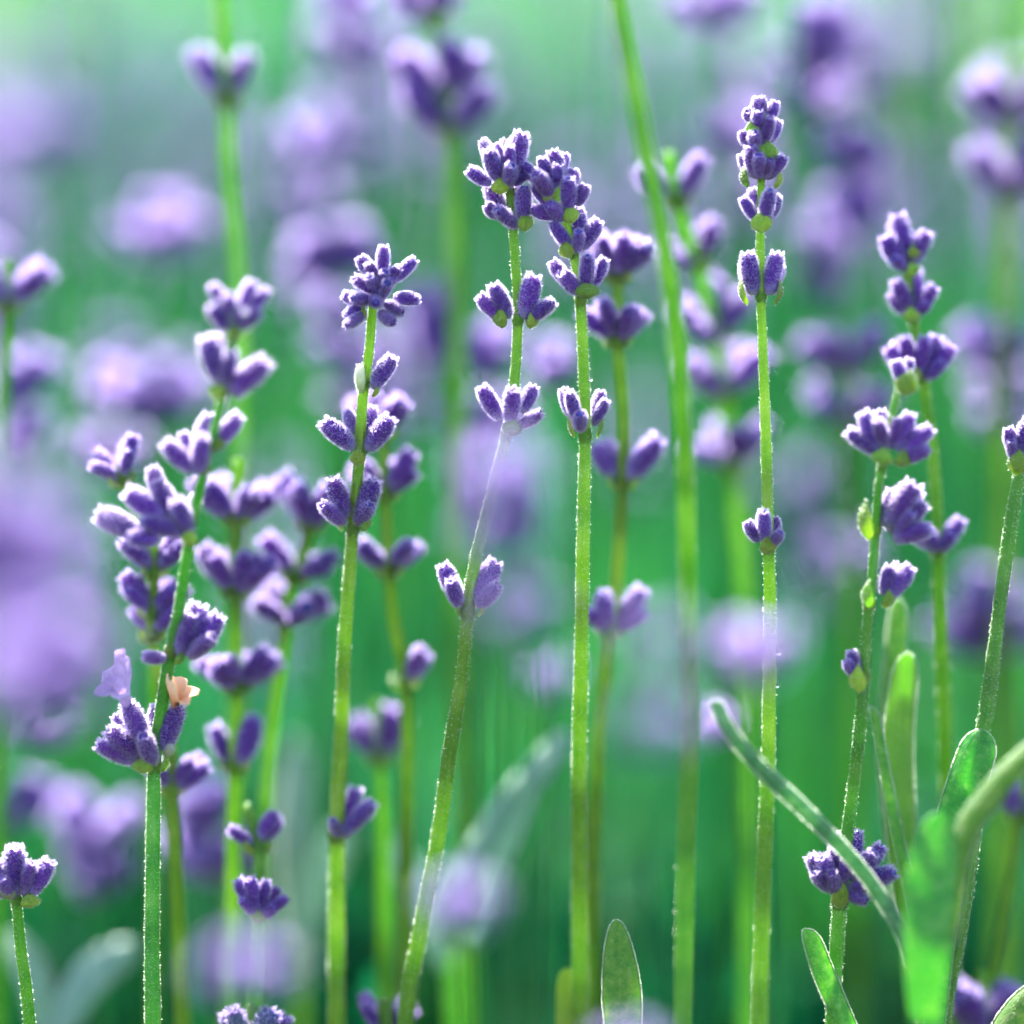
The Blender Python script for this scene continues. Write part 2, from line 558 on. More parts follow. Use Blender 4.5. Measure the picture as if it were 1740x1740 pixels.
COROLLA_LILAC = corolla_mesh(1, M_LILAC)
COROLLA_PEACH = corolla_mesh(2, M_PEACH)
v_, f_ = ico2()
mb = MB(); mb.add(v_ * [1, 1, 0.92], f_, 0); DROP = mb.mesh('dew_drop', [M_DEW])


def catmull(pts, per):
    pts = [np.array(p, float) for p in pts]
    Q = [2 * pts[0] - pts[1]] + pts + [2 * pts[-1] - pts[-2]]
    out = []
    for i in range(1, len(Q) - 2):
        n = per[i - 1] if hasattr(per, '__len__') else per
        for k in range(n):
            t = k / n
            a, b, c, d = Q[i - 1], Q[i], Q[i + 1], Q[i + 2]
            out.append(0.5 * ((2 * b) + (-a + c) * t + (2 * a - 5 * b + 4 * c - d) * t * t + (-a + 3 * b - 3 * c + d) * t ** 3))
    out.append(pts[-1])
    return np.array(out)


def sweep_frames(path):
    T = np.gradient(path, axis=0)
    T /= np.linalg.norm(T, axis=1, keepdims=True)
    ref = np.array([1.0, 0.25, 0.0])
    A = ref - (T @ ref)[:, None] * T
    A /= np.linalg.norm(A, axis=1, keepdims=True)
    return T, A, np.cross(T, A)


def stem_mesh(path, rad, base, hair=0.0, drops=0, zmin=-1e9, mat=None):
    """Four-cornered stem with grooved sides; hair = hairs per square mm on the part above zmin."""
    T, A, B = sweep_frames(path)
    nu = 16
    ph = np.linspace(0, 2 * np.pi, nu, endpoint=False)
    k = 1 + 0.13 * np.cos(4 * ph) - 0.03 * np.cos(8 * ph)
    V = path[:, None, :] + rad[:, None, None] * k[None, :, None] * (np.cos(ph)[None, :, None] * A[:, None] + np.sin(ph)[None, :, None] * B[:, None])
    m = MB()
    m.add((V - base).reshape(-1, 3), grid_faces(nu, len(path)), 0)
    m.add(np.concatenate([[path[-1] - base]]), np.zeros((0, 3), int), 0)
    top = (len(path) - 1) * nu
    m.f.append((np.array([(top + j, top + (j + 1) % nu, m.n - 1) for j in range(nu)]), 0))
    if hair > 0:
        seg = np.linalg.norm(np.diff(path, axis=0), axis=1)
        vis = path[:-1, 2] > zmin
        wgt = seg * rad[:-1] * vis
        n = int(hair * 1e6 * 2 * math.pi * wgt.sum())
        i = rng.choice(len(seg), n, p=wgt / wgt.sum())
        f = rng.uniform(0, 1, n)[:, None]
        u = rng.uniform(0, 2 * np.pi, n)
        kk = 1 + 0.13 * np.cos(4 * u) - 0.03 * np.cos(8 * u)
        c = path[i] * (1 - f) + path[i + 1] * f
        nn = np.cos(u)[:, None] * A[i] + np.sin(u)[:, None] * B[i]
        pts = c + nn * (rad[i] * kk)[:, None]
        add_hairs(m, pts - base, nn, 0.00021, 0.000045, 1, 0.5)
        if drops:
            j = rng.integers(0, n, drops)
            add_drops(m, pts[j] - base, nn[j], 0.00003, 0.00010, 2)
    return m.mesh('stem', [mat or M_STEM, M_DOWN, M_DEW])


# ------------------------------------------------------------------ lavender stems
GROUP = 'flowering lavender stems'
CAMDIR = -FW


def to_ground(pts, lean=0.25):
    """Carry a stem on from its lowest visible point down to the soil."""
    a, b = np.array(pts[1]), np.array(pts[0])
    d = (b - a); d /= np.linalg.norm(d)
    p1 = b + (d * 0.6 + np.array([0, 0, -0.4])) * 0.05
    p2 = np.array([p1[0] + d[0] * p1[2] * lean, p1[1] + d[1] * p1[2] * lean, -0.004])
    mid = (p1 + p2) / 2 + np.array([d[0] * 0.01, d[1] * 0.01, 0])
    return [p2, mid, p1] + list(pts)


class Plant:
    def __init__(self, label, pts, w=(18, 28), hair=0.0, drops=0, lean=0.25, group=GROUP, soft=False, cat='lavender', mat=None):
        """pts from the top of the stem downward: (x, y, depth mm)."""
        self.soft = soft
        self.pts = pts
        top_down = [np.array(P(*p)) for p in pts]
        vis = top_down[::-1]
        full = to_ground(vis, lean)
        n_extra = len(full) - len(vis)
        lens = [np.linalg.norm(full[i + 1] - full[i]) for i in range(len(full) - 1)]
        per = [max(3, int(l / (0.0016 if i >= n_extra - 1 and hair > 0 else 0.005))) for i, l in enumerate(lens)]
        path = catmull(full, per)
        s = np.concatenate([[0], np.cumsum(np.linalg.norm(np.diff(path, axis=0), axis=1))])
        s /= s[-1]
        dm = np.mean([p[2] for p in pts])
        wt, wb = px(w[0] * 0.92, dm), px(w[1] * 0.88, dm)
        s_vis = sum(lens[:n_extra]) / sum(lens)
        rad = 0.5 * np.interp(s, [0, s_vis, 1], [wb * 1.15, wb, wt])
        rad *= 1 + 0.02 * np.sin(s * 90 + len(pts))
        base = full[0].copy(); base[2] = 0
        self.root = link('lavender_stem', None, None, Matrix.Translation(Vector(base)))
        tag(self.root, label, cat, group)
        me = stem_mesh(path, rad, base, hair, drops, zmin=vis[0][2] - 0.004, mat=mat)
        link('stem', me, self.root, Matrix.Translation(Vector(base)))
        self.path, self.rad = path, rad
        self.k = 0

    def at(self, y, x=None):
        """Point, axis and radius of the stem at picture height y."""
        q = self.path - np.array(CAM)
        z = q @ np.array(FW)
        yy = 870 - (q @ np.array(UP)) / z * FOCUS / MMPX
        i = int(np.argmin(np.abs(yy - y) + (self.path[:, 2] < 0.1) * 1e6))
        d = (z[i] - FOCUS) * 1000
        j = min(max(i, 1), len(self.path) - 2)
        ax = self.path[j + 1] - self.path[j - 1]
        return Vector(self.path[i]), Vector(ax).normalized(), float(self.rad[i]), float(d)

    def whorl(self, y, buds=(), bracts=(), fade=False):
        """buds: (x0, y0, x1, y1, tilt) base and tip in the picture, tilt in degrees towards the viewer.
        bracts: (x, y, width, height, azimuth) of the middle of each bract."""
        p, ax, r, d = self.at(y)
        Wm = frame(ax, 0.0, p, r * 2.0)
        w = link('whorl', COLLAR, self.root, Wm)
        for b in buds:
            x0, y0, x1, y1 = b[:4]
            tilt = math.radians(b[4] if len(b) > 4 else 0)
            kind = b[5] if len(b) > 5 else ''
            off = -px(12) * math.sin(tilt) - (0.0006 if tilt > 0 else -0.0006 if tilt < 0 else 0)
            a = P(x0, y0, d + off * 1000 * 0.6)
            v = RT * px(x1 - x0, d) - UP * px(y1 - y0, d)
            L = v.length / max(0.35, math.cos(tilt))
            L = min(L, px(88, d))
            dirn = v.normalized() * math.cos(tilt) + CAMDIR * math.sin(tilt)
            me = PALE_BUD if kind == 'p' else (random.choice(BUDS_SOFT) if self.soft else random.choice(BUDS))
            thick = max(L, px(52, d)) * random.uniform(0.92, 1.12)
            link('bud', me, w, frame(dirn, random.uniform(0, 6.28), a, (thick, thick, L)))
        for b in bracts:
            x, yb, bw, bh, az = b
            azr = math.radians(az)
            out = CAMDIR * math.cos(azr) + RT * math.sin(azr)
            up = (Vector(ax) + out * 0.25).normalized()
            q = P(x, yb + bh * 0.5, d) + CAMDIR * px(max(0.0, math.cos(azr)) * 13)
            # local -Y looks outward
            zc = up; yc = -(out - up * out.dot(up)).normalized(); xc = yc.cross(zc)
            Mx = Matrix((xc * px(bw * 1.05, d), yc * px(bw * 1.0, d), zc * px(bh * 1.2, d))).transposed().to_4x4()
            Mx.translation = q
            link('bract', random.choice(BRACTS), w, Mx)
        return w

    def auto(self, y, n=6, size=66, az=None, spread=(28, 58), bract=True, one_side=0):
        """A whorl of two opposite clusters of buds placed round the stem."""
        p, ax, r, d = self.at(y)
        w = link('whorl', COLLAR, self.root, frame(ax, 0.0, p, r * 2.0))
        az = random.uniform(-25, 25) if az is None else az
        for k in range(n):
            sd = 90 if (k % 2 == 0) else -90
            if one_side:
                sd = 90 * one_side
            a = math.radians(az + sd + random.uniform(-62, 62))
            el = math.radians(random.uniform(*spread))
            out = CAMDIR * math.cos(a) + RT * math.sin(a)
            out = (out - ax * out.dot(ax)).normalized()
            dirn = ax * math.cos(el) + out * math.sin(el)
            L = px(size, d) * random.uniform(0.8, 1.12)
            pos = p + out * r * 0.9 + ax * random.uniform(0, 0.0009)
            me = random.choice(BUDS_SOFT if self.soft else BUDS)
            link('bud', me, w, frame(dirn, random.uniform(0, 6.28), pos, (L * 1.05, L * 1.05, L)))
        if bract:
            for sd in (90, -90):
                a = math.radians(az + sd)
                out = (CAMDIR * math.cos(a) + RT * math.sin(a)); out = (out - ax * out.dot(ax)).normalized()
                bw = px(34, d)
                zc = (ax + out * 0.4).normalized(); yc = -(out - zc * out.dot(zc)).normalized(); xc = yc.cross(zc)
                Mx = Matrix((xc * bw, yc * bw, zc * bw)).transposed().to_4x4(); Mx.translation = p + out * r * 0.5 - ax * 0.0006
                link('bract', random.choice(BRACTS), w, Mx)
        return w

    def drop(self, w, x, y, r, d=None):
        p, ax, rr, dd = self.at(y)
        link('dew_drop', DROP, w, Matrix.Translation(P(x, y, dd - 0.6)) @ Matrix.Scale(px(r), 4))


# --- A: tall slender spike right of the middle, sharp from top to bottom
a = Plant('tallest sharp lavender spike with stacked buds and green bracts, right of the middle',
          [(1297, 178, 0), (1297, 215, 0), (1293, 330, 0), (1292, 430, 0), (1293, 505, 0), (1300, 700, 0), (1306, 930, 0), (1308, 1050, 1),
           (1305, 1300, 3), (1297, 1500, 5), (1290, 1760, 7)], (12, 31), hair=13, drops=110)
w = a.whorl(245, [(1291, 202, 1289, 166, 10), (1308, 207, 1316, 172, 0), (1282, 208, 1271, 186, -15), (1297, 246, 1312, 203, 25), (1308, 242, 1322, 204, -10),
                  (1279, 252, 1262, 222, 0), (1286, 250, 1278, 225, 40), (1290, 225, 1284, 190, 30)],
            [(1280, 218, 24, 22, -20), (1302, 258, 34, 26, 8)])
a.drop(w, 1296, 163, 4.0); a.drop(w, 1270, 189, 4.5)
a.whorl(313, [(1286, 304, 1272, 250, 20), (1291, 302, 1287, 264, 40), (1302, 304, 1331, 266, 15), (1298, 302, 1305, 272, 35), (1280, 300, 1262, 262, -15), (1304, 300, 1316, 262, -18)],
        [(1272, 300, 26, 30, -65), (1314, 303, 26, 28, 70)])
a.whorl(390, [(1283, 374, 1262, 336, 10), (1296, 378, 1308, 325, 30), (1306, 372, 1324, 331, -10), (1285, 350, 1278, 320, -15)],
        [(1292, 378, 36, 30, 0)])
a.whorl(508, [(1281, 502, 1270, 430, 5), (1307, 502, 1317, 430, 5), (1276, 500, 1262, 448, -18), (1312, 500, 1327, 450, -18)],
        [(1272, 494, 26, 38, -75), (1314, 494, 26, 38, 75)])
w = a.whorl(928, [(1289, 921, 1270, 886, 5), (1299, 922, 1297, 868, 25), (1312, 928, 1324, 903, 40), (1310, 915, 1322, 880, -10)],
            [(1301, 925, 32, 26, 20)])
a.drop(w, 1322, 1108, 6.5); a.drop(w, 1321, 1165, 4)

# --- B: middle stem with a heavy head and an S-bend
b = Plant('curving lavender stem left of centre whose topmost head touches its right neighbour',
          [(862, 262, 0), (864, 300, 0), (871, 380, 0), (876, 450, 0), (880, 545, 0), (873, 660, 0), (862, 735, 0), (835, 840, 0), (806, 960, 0), (795, 1040, 0),
           (785, 1150, 1), (765, 1270, 2), (745, 1420, 4), (715, 1580, 6), (686, 1760, 8)], (14, 31), hair=13, drops=100)
b.whorl(318, [(849, 310, 830, 256, 25), (834, 314, 796, 288, 10), (870, 298, 886, 226, 0), (838, 278, 819, 238, -20), (856, 286, 857, 236, -25), (862, 318, 873, 284, 45),
              (872, 314, 894, 293, 20), (850, 290, 842, 245, 5), (864, 300, 868, 250, 20)],
        [(851, 317, 32, 22, 0)])
b.whorl(385, [(862, 370, 828, 316, -10), (879, 387, 845, 355, 30), (846, 370, 825, 348, 15), (888, 377, 890, 321, 25), (878, 352, 873, 316, -20)],
        [(889, 378, 30, 26, 30)])
b.whorl(548, [(852, 542, 813, 505, 5), (865, 541, 840, 483, 10), (889, 541, 909, 469, 5), (893, 546, 939, 513, 15)],
        [(856, 540, 32, 28, -40), (898, 542, 30, 26, 50)])
b.whorl(728, [(850, 714, 817, 658, 10), (866, 720, 874, 663, 30), (887, 702, 905, 655, -5), (878, 725, 921, 703, 20)], [(868, 726, 34, 24, 0)])
b.whorl(1030, [(783, 1028, 752, 960, 0), (781, 1031, 763, 985, 30), (809, 1024, 843, 954, 0), (811, 1031, 849, 997, 20)], [(784, 1028, 20, 30, -70), (812, 1028, 20, 30, 70)])

# --- C: right neighbour of B
c = Plant('lavender stem just right of centre with its dense head leaning left against another',
          [(934, 268, 1), (946, 320, 0), (962, 380, 0), (974, 430, 0), (985, 490, 0), (992, 640, 0), (994, 740, 0), (991, 900, 0), (988, 1100, 3), (984, 1300, 6), (985, 1450, 9), (986, 1760, 13)],
          (15, 33), hair=13, drops=100)
c.whorl(366, [(955, 312, 941, 256, 0), (918, 314, 888, 278, 10), (930, 308, 924, 268, 15), (937, 337, 914, 296, 40), (932, 350, 908, 316, 15), (965, 364, 967, 306, 25),
              (970, 324, 973, 288, -10), (980, 350, 995, 314, 5), (948, 368, 903, 356, 15), (957, 374, 936, 348, 40), (950, 300, 962, 262, -15), (940, 320, 950, 280, 20)],
        [(936, 333, 26, 20, -10), (970, 365, 30, 24, 15)])
c.whorl(430, [(971, 426, 938, 379, 15), (980, 414, 987, 353, -5), (986, 424, 1018, 376, 5), (981, 428, 982, 396, 45)], [(967, 424, 28, 24, -20)])
c.whorl(503, [(970, 488, 937, 445, 0), (984, 499, 955, 467, 28), (994, 496, 1002, 435, 20), (1003, 490, 1031, 442, 0)], [(995, 493, 42, 24, 15)])
w = c.whorl(734, [(985, 726, 965, 667, 15), (987, 731, 981, 704, 50), (1008, 723, 1031, 681, 10), (1010, 712, 1023, 666, -15), (976, 712, 957, 663, -15)],
            [(978, 722, 20, 34, -75), (1012, 722, 20, 34, 75)])
c.drop(w, 1004, 645, 4)

# --- D: left of centre, round head
d = Plant('lavender stem left of centre crowned by one round cluster of buds facing the viewer',
          [(640, 490, 0), (633, 525, 0), (627, 600, 0), (616, 680, 1), (611, 770, 2), (602, 870, 3), (595, 960, 4), (585, 1100, 5), (580, 1250, 8), (573, 1400, 10), (572, 1760, 14)],
          (15, 33), hair=13, drops=100)
d.whorl(512, [(650, 472, 651, 419, 10), (636, 472, 611, 437, 0), (668, 478, 706, 441, 5), (642, 497, 604, 473, 30), (640, 500, 630, 472, 50), (645, 505, 662, 486, 55),
              (650, 492, 670, 474, 40), (648, 487, 655, 462, 45), (668, 506, 712, 506, 10), (652, 516, 686, 530, 25), (622, 516, 585, 499, 15), (632, 511, 602, 509, 50),
              (622, 530, 590, 556, 40), (620, 524, 585, 536, 10), (644, 530, 668, 550, 45), (640, 480, 625, 448, 25), (655, 480, 678, 455, 25), (640, 505, 640, 520, 65)],
        [(618, 532, 24, 20, -40), (655, 530, 24, 20, 50)])
d.whorl(660, [(634, 661, 665, 605, 10), (614, 668, 611, 620, 5, 'p')], [(633, 662, 18, 20, 60)])
d.whorl(772, [(603, 762, 551, 715, 10), (622, 766, 666, 711, 5), (619, 757, 626, 692, -12), (602, 738, 590, 698, -20), (628, 762, 648, 720, -15)], [(608, 776, 26, 24, 0)])
d.whorl(890, [(589, 882, 567, 813, 10), (586, 892, 550, 858, 35), (607, 886, 638, 816, 5), (604, 889, 634, 857, 30), (592, 872, 577, 823, -20)], [(615, 884, 26, 30, 60), (584, 886, 22, 26, -60)])
d.whorl(1425, [(578, 1415, 603, 1340, -5), (580, 1420, 632, 1362, 10), (575, 1422, 566, 1390, 40)])

# --- E: left plant, sharp at its foot, leaning over towards the viewer above
e = Plant('left lavender stem with open pale lilac and faded peach blossoms above its sharp lower stalk',
          [(402, 520, -17), (386, 620, -14), (374, 690, -12), (354, 770, -10), (330, 870, -8), (318, 940, -7), (305, 1030, -5), (286, 1130, -3), (272, 1220, -1), (262, 1300, 0), (260, 1420, 0), (258, 1600, 0), (260, 1760, 0)],
          (14, 29), hair=13, drops=100, mat=M_STEM_SHADED)
e.whorl(565, [(388, 528, 361, 484, 0), (388, 562, 358, 520, 15), (408, 528, 428, 478, 0), (408, 562, 442, 528, 10), (403, 562, 412, 530, 40), (425, 534, 452, 490, -10), (396, 540, 392, 500, 25)], [(400, 562, 26, 22, 0)])
e.whorl(668, [(375, 652, 353, 574, 10), (384, 657, 393, 600, 30), (392, 672, 449, 610, 10), (376, 640, 366, 570, -12)], [(374, 664, 30, 24, -20)])
e.whorl(800, [(328, 802, 282, 751, 10), (336, 806, 346, 744, 28), (336, 772, 353, 704, -10), (363, 756, 409, 709, 5), (330, 780, 310, 735, -10)], [(366, 752, 24, 22, 40)])
e.whorl(912, [(312, 907, 245, 880, 20), (322, 907, 303, 848, 28), (300, 882, 267, 817, 0), (282, 882, 216, 836, 10), (238, 906, 166, 872, 0), (272, 916, 222, 915, 28), (278, 852, 254, 797, -10), (318, 890, 330, 840, -15)],
        [(322, 912, 28, 22, 0)])
e.whorl(1116, [(305, 1114, 322, 1042, 10), (314, 1113, 344, 1026, 0), (328, 1112, 376, 1048, 0), (320, 1117, 362, 1078, 28), (283, 1119, 244, 1116, 20)], [(300, 1116, 20, 18, 50)])
w = e.whorl(1302, [(250, 1264, 216, 1197, 10), (237, 1291, 187, 1240, 15), (230, 1296, 167, 1262, 5), (262, 1299, 246, 1249, 38), (227, 1262, 194, 1217, -10), (278, 1276, 298, 1197, 5),
                   (263, 1256, 263, 1199, -15), (282, 1285, 291, 1262, 10, 'p')], [(246, 1298, 36, 22, -10), (274, 1296, 22, 24, 60)])
pw, ax_, r_, dd_ = e.at(1302)
v = RT * px(-16) + UP * px(62) + CAMDIR * px(44)
link('blossom', COROLLA_LILAC, w, frame(v, math.pi, P(217, 1203, -1), (px(84), px(96), px(92))))
v = RT * px(12) + UP * px(46) + CAMDIR * px(34)
link('blossom', COROLLA_PEACH, w, frame(v, 0.0, P(297, 1203, -1), (px(70), px(78), px(62))))
e.drop(w, 301, 1196, 4)

# --- G: right plant, sharp low down
g = Plant('lavender stem on the right with a violet whorl low down behind a narrow crossing leaf',
          [(1535, 640, -6), (1522, 680, -6), (1510, 740, -6), (1494, 820, -5), (1488, 900, -4), (1482, 980, -4), (1472, 1080, -3), (1462, 1230, -2), (1442, 1400, 0), (1427, 1530, 0), (1421, 1620, 1), (1414, 1760, 2)],
          (13, 29), hair=12, drops=80, mat=M_STEM_SHADED)
g.whorl(655, [(1533, 652, 1524, 612, 5), (1537, 650, 1548, 610, -8)], [(1533, 650, 40, 34, 0)])
g.whorl(783, [(1496, 772, 1439, 734, 5), (1500, 767, 1463, 703, 5), (1506, 764, 1488, 713, 28), (1510, 762, 1499, 698, -10), (1524, 767, 1546, 703, 5), (1530, 772, 1577, 724, 5), (1536, 782, 1574, 764, 28), (1520, 765, 1522, 712, 10)],
        [(1500, 774, 40, 24, -25), (1525, 776, 40, 24, 35)])
g.whorl(905, [(1508, 897, 1546, 818, 10), (1513, 906, 1571, 858, 5), (1516, 915, 1577, 894, 20), (1502, 896, 1516, 833, 0), (1510, 905, 1560, 835, -10), (1518, 908, 1545, 870, 35)], [(1478, 884, 34, 52, -50)])
g.whorl(1024, [(1500, 1012, 1516, 963, 10), (1508, 1016, 1547, 964, 5), (1505, 1012, 1530, 960, -12)], [(1480, 1010, 30, 38, -50), (1502, 1016, 26, 26, 30)])
g.whorl(1155, [(1457, 1152, 1446, 1106, 5), (1456, 1150, 1436, 1122, 15)], [(1460, 1152, 32, 38, -30)])
w = g.whorl(1530, [(1414, 1508, 1376, 1453, 5), (1418, 1514, 1393, 1454, 20), (1422, 1522, 1408, 1480, 40), (1430, 1484, 1420, 1418, -10), (1440, 1482, 1456, 1413, -10), (1450, 1494, 1500, 1438, 0),
                   (1452, 1506, 1517, 1478, 15), (1436, 1514, 1470, 1530, 35), (1432, 1504, 1440, 1450, 25), (1412, 1514, 1383, 1475, 28), (1446, 1496, 1484, 1450, 20), (1440, 1510, 1478, 1500, 35), (1425, 1500, 1418, 1440, 10)],
            [(1423, 1518, 32, 36, 10)])
g.drop(w, 1455, 1410, 4)

# --- F: soft stem right of G
f = Plant('slightly soft lavender stem on the right with four whorls, taller than its near neighbour',
          [(1530, 372, 11), (1540, 450, 11), (1552, 540, 11), (1568, 640, 11), (1586, 780, 12), (1594, 935, 12), (1600, 1100, 14), (1608, 1300, 16), (1612, 1500, 18), (1615, 1760, 22)], (15, 34), hair=4, soft=True)
f.whorl(455, [(1537, 457, 1499, 403, 10), (1540, 452, 1526, 362, 0), (1548, 452, 1569, 393, 5), (1540, 457, 1513, 440, 38), (1538, 420, 1515, 380, -10)], [(1552, 428, 24, 22, 10), (1548, 458, 26, 20, 20)])
f.whorl(535, [(1545, 532, 1524, 476, 10), (1552, 532, 1556, 458, -5), (1556, 532, 1586, 488, 15), (1541, 532, 1513, 498, 0), (1554, 534, 1575, 515, 35)], [(1548, 534, 30, 20, 0)])
f.whorl(645, [(1552, 642, 1508, 590, 5), (1556, 640, 1534, 574, 10), (1563, 640, 1566, 576, 20), (1570, 640, 1592, 573, 5), (1575, 642, 1615, 588, 5), (1572, 645, 1600, 615, 30), (1555, 644, 1525, 620, 30)], [(1550, 635, 34, 30, -10)])
f.whorl(935, [(1588, 932, 1553, 905, 10), (1600, 932, 1632, 882, 5), (1592, 936, 1576, 902, 35), (1598, 936, 1615, 905, 30)])

# --- H, I: edges
h = Plant('bending lavender stem cut by the right edge, beaded with dew along its length',
          [(1738, 755, 0), (1731, 810, 0), (1716, 900, 0), (1700, 1020, 0), (1680, 1180, 0), (1666, 1270, 0), (1650, 1450, 0), (1627, 1600, 0), (1600, 1760, 1)], (22, 31), hair=14, drops=230, mat=M_STEM_SHADED)
h.whorl(795, [(1724, 774, 1709, 728, 5), (1733, 776, 1746, 712, 5), (1738, 775, 1765, 735, 5), (1722, 780, 1715, 750, 30)], [(1726, 786, 34, 34, -10)])
i_ = Plant('small sharp lavender head at the lower left edge on a thin dewy stalk',
           [(26, 1470, 0), (28, 1530, 0), (36, 1620, 0), (52, 1760, 0)], (16, 22), hair=13, drops=90)
w = i_.whorl(1532, [(25, 1524, 19, 1440, 5), (16, 1524, -8, 1468, 10), (40, 1522, 55, 1463, 20), (48, 1522, 84, 1463, 5), (30, 1492, 22, 1437, -10), (10, 1524, -30, 1490, 5), (22, 1526, 8, 1490, 35)],
               [(18, 1512, 26, 24, -10), (50, 1528, 36, 20, 30)])
i_.drop(w, 23, 1434, 4)

# ------------------------------------------------------------------ nearer soft stems, described one by one
def soft(label, pts, whorls, wpx=(16, 30), **kw):
    q = Plant(label, pts, wpx, hair=kw.pop('hair', 0), soft=True, **kw)
    for y, n, size, *rest in whorls:
        q.auto(y, n, size, **(rest[0] if rest else {}))
    return q


soft('soft lavender stem rising right behind the round-headed stem left of centre',
     [(648, 690, 17), (652, 760, 17), (655, 840, 17), (661, 970, 17), (668, 1050, 18), (688, 1160, 19), (692, 1300, 20), (690, 1500, 23), (690, 1760, 28)],
     [(745, 10, 68), (838, 8, 66), (975, 7, 68, dict(spread=(45, 66))), (1165, 2, 62, dict(one_side=1))])
soft('soft lavender stem rising close behind the stem just right of centre, level with its head',
     [(1052, 400, 14), (1050, 470, 14), (1050, 580, 14), (1060, 700, 15), (1058, 820, 15), (1048, 1000, 16), (1038, 1070, 17), (1018, 1250, 19), (1008, 1450, 22), (1004, 1760, 28)],
     [(462, 11, 68), (565, 10, 68), (825, 5, 78), (1068, 5, 72)], wpx=(18, 30))
L_ = soft('thick bright green stem sloping in from the top edge, right of centre',
          [(1040, -40, -24), (1068, 100, -24), (1095, 240, -23), (1122, 380, -22), (1148, 560, -20), (1163, 760, -17), (1169, 1000, -13), (1172, 1250, -11), (1166, 1450, -9), (1160, 1760, -7)],
          [], wpx=(28, 36), hair=3)
soft('soft lavender stem with pale blurred whorls one above another beside the thick sloping stem',
     [(1135, 260, 24), (1160, 380, 27), (1195, 480, 33), (1222, 620, 38), (1240, 760, 40), (1250, 850, 41), (1268, 1050, 42), (1275, 1300, 43), (1275, 1760, 46)],
     [(345, 5, 76), (430, 5, 72), (560, 8, 84), (680, 8, 84), (800, 7, 84)], wpx=(22, 34))
soft('soft stem at the upper left carrying a single pair of violet buds',
     [(368, -60, 36), (378, 80, 36), (385, 170, 36), (390, 300, 37), (404, 440, 38), (408, 620, 40), (405, 1000, 46), (400, 1760, 60)],
     [(172, 2, 84, dict(az=0, spread=(18, 30), bract=False)), (178, 1, 70, dict(spread=(20, 30)))], wpx=(21, 28))
soft('blurred stem left of the top middle with heavy violet whorls near the upper edge',
     [(732, -40, 46), (742, 60, 46), (756, 160, 46), (766, 260, 46), (772, 400, 47), (778, 600, 49), (782, 900, 54), (790, 1760, 66)],
     [(12, 6, 86), (150, 7, 92), (235, 8, 92, dict(spread=(35, 62)))], wpx=(24, 38))
soft('lavender stem behind the left plant with several small whorls at mid height',
     [(262, 905, 11), (262, 1000, 11), (256, 1060, 11), (266, 1130, 12), (286, 1240, 12), (292, 1340, 13), (300, 1500, 15), (312, 1760, 20)],
     [(985, 9, 66), (1045, 8, 62), (1085, 4, 56), (1345, 5, 64)])
soft('small lavender head behind the left plant, poking out beyond its left side',
     [(200, 790, 10), (212, 830, 10), (240, 900, 11), (255, 1000, 14), (262, 1200, 18), (262, 1760, 28)], [(822, 6, 60)])
soft('pale soft lavender stem right of the left plant, with paired buds at the lower left',
     [(408, 780, 17), (402, 850, 17), (400, 960, 17), (400, 1100, 17), (402, 1200, 17), (400, 1300, 18), (396, 1450, 20), (395, 1760, 24)],
     [(870, 13, 80), (985, 11, 80), (1170, 11, 74, dict(spread=(40, 64))), (1288, 2, 84, dict(az=0, spread=(20, 32)))], wpx=(24, 28))
soft('lavender stem with three flattened whorls between the left plant and the round-headed stem',
     [(530, 840, 21), (522, 920, 21), (492, 1010, 21), (486, 1080, 22), (470, 1180, 22), (455, 1320, 24), (445, 1500, 26), (440, 1760, 30)],
     [(905, 10, 76), (985, 8, 72, dict(spread=(45, 68))), (1065, 9, 72, dict(spread=(45, 68)))], wpx=(20, 26))
q_ = soft('short lavender stem at the lower left with a crooked head and one sharp lower whorl',
          [(420, 1365, 12), (438, 1440, 10), (440, 1540, 6), (436, 1640, 6), (430, 1760, 7)], [(1440, 5, 60)])
q_.whorl(1556, [(436, 1550, 404, 1494, 5), (438, 1552, 424, 1490, 15), (442, 1552, 450, 1496, 10), (447, 1554, 487, 1524, 5), (444, 1556, 468, 1540, 30), (434, 1554, 412, 1525, 30), (442, 1550, 470, 1508, -8)], [(440, 1556, 28, 20, 0)])
soft('blurred violet buds on a low stem at lower centre left, behind the round-headed stem',
     [(640, 1190, 30), (645, 1290, 30), (652, 1400, 31), (655, 1760, 36)], [(1290, 5, 80, dict(spread=(15, 45)))])
soft('blurred low lavender head peeping over the bottom edge left of centre',
     [(655, 1725, 12), (656, 1760, 12)], [(1755, 5, 60)])
soft('pale dewy lavender tip just above the bottom edge at lower left',
     [(428, 1705, 6), (428, 1790, 6)], [(1788, 8, 78, dict(spread=(8, 40)))])
soft('blurred lavender bud cluster at the left edge, upper third',
     [(14, 440, 27), (12, 520, 27), (8, 640, 28), (0, 900, 32), (-10, 1760, 45)], [(528, 5, 80)])
soft('blurred lavender spike far right, above middle, behind the four-whorled stem',
     [(1432, 560, 58), (1438, 680, 58), (1445, 900, 60), (1450, 1760, 76)], [(640, 8, 88), (715, 6, 80)])
soft('blurred violet head by the right edge, in the upper quarter',
     [(1728, 100, 54), (1722, 200, 54), (1715, 330, 54), (1705, 600, 58), (1700, 1760, 80)], [(190, 8, 92), (330, 9, 96)], wpx=(22, 34))
soft('blurred low violet head at the right edge below the bending dewy stem',
     [(1668, 1650, 22), (1672, 1760, 22)], [(1745, 8, 92)])
soft('blurred slanting lavender stem at the lower right edge behind the leaves',
     [(1742, 1330, 24), (1715, 1500, 24), (1690, 1650, 25), (1672, 1760, 26)], [(1400, 5, 70)], wpx=(22, 30))

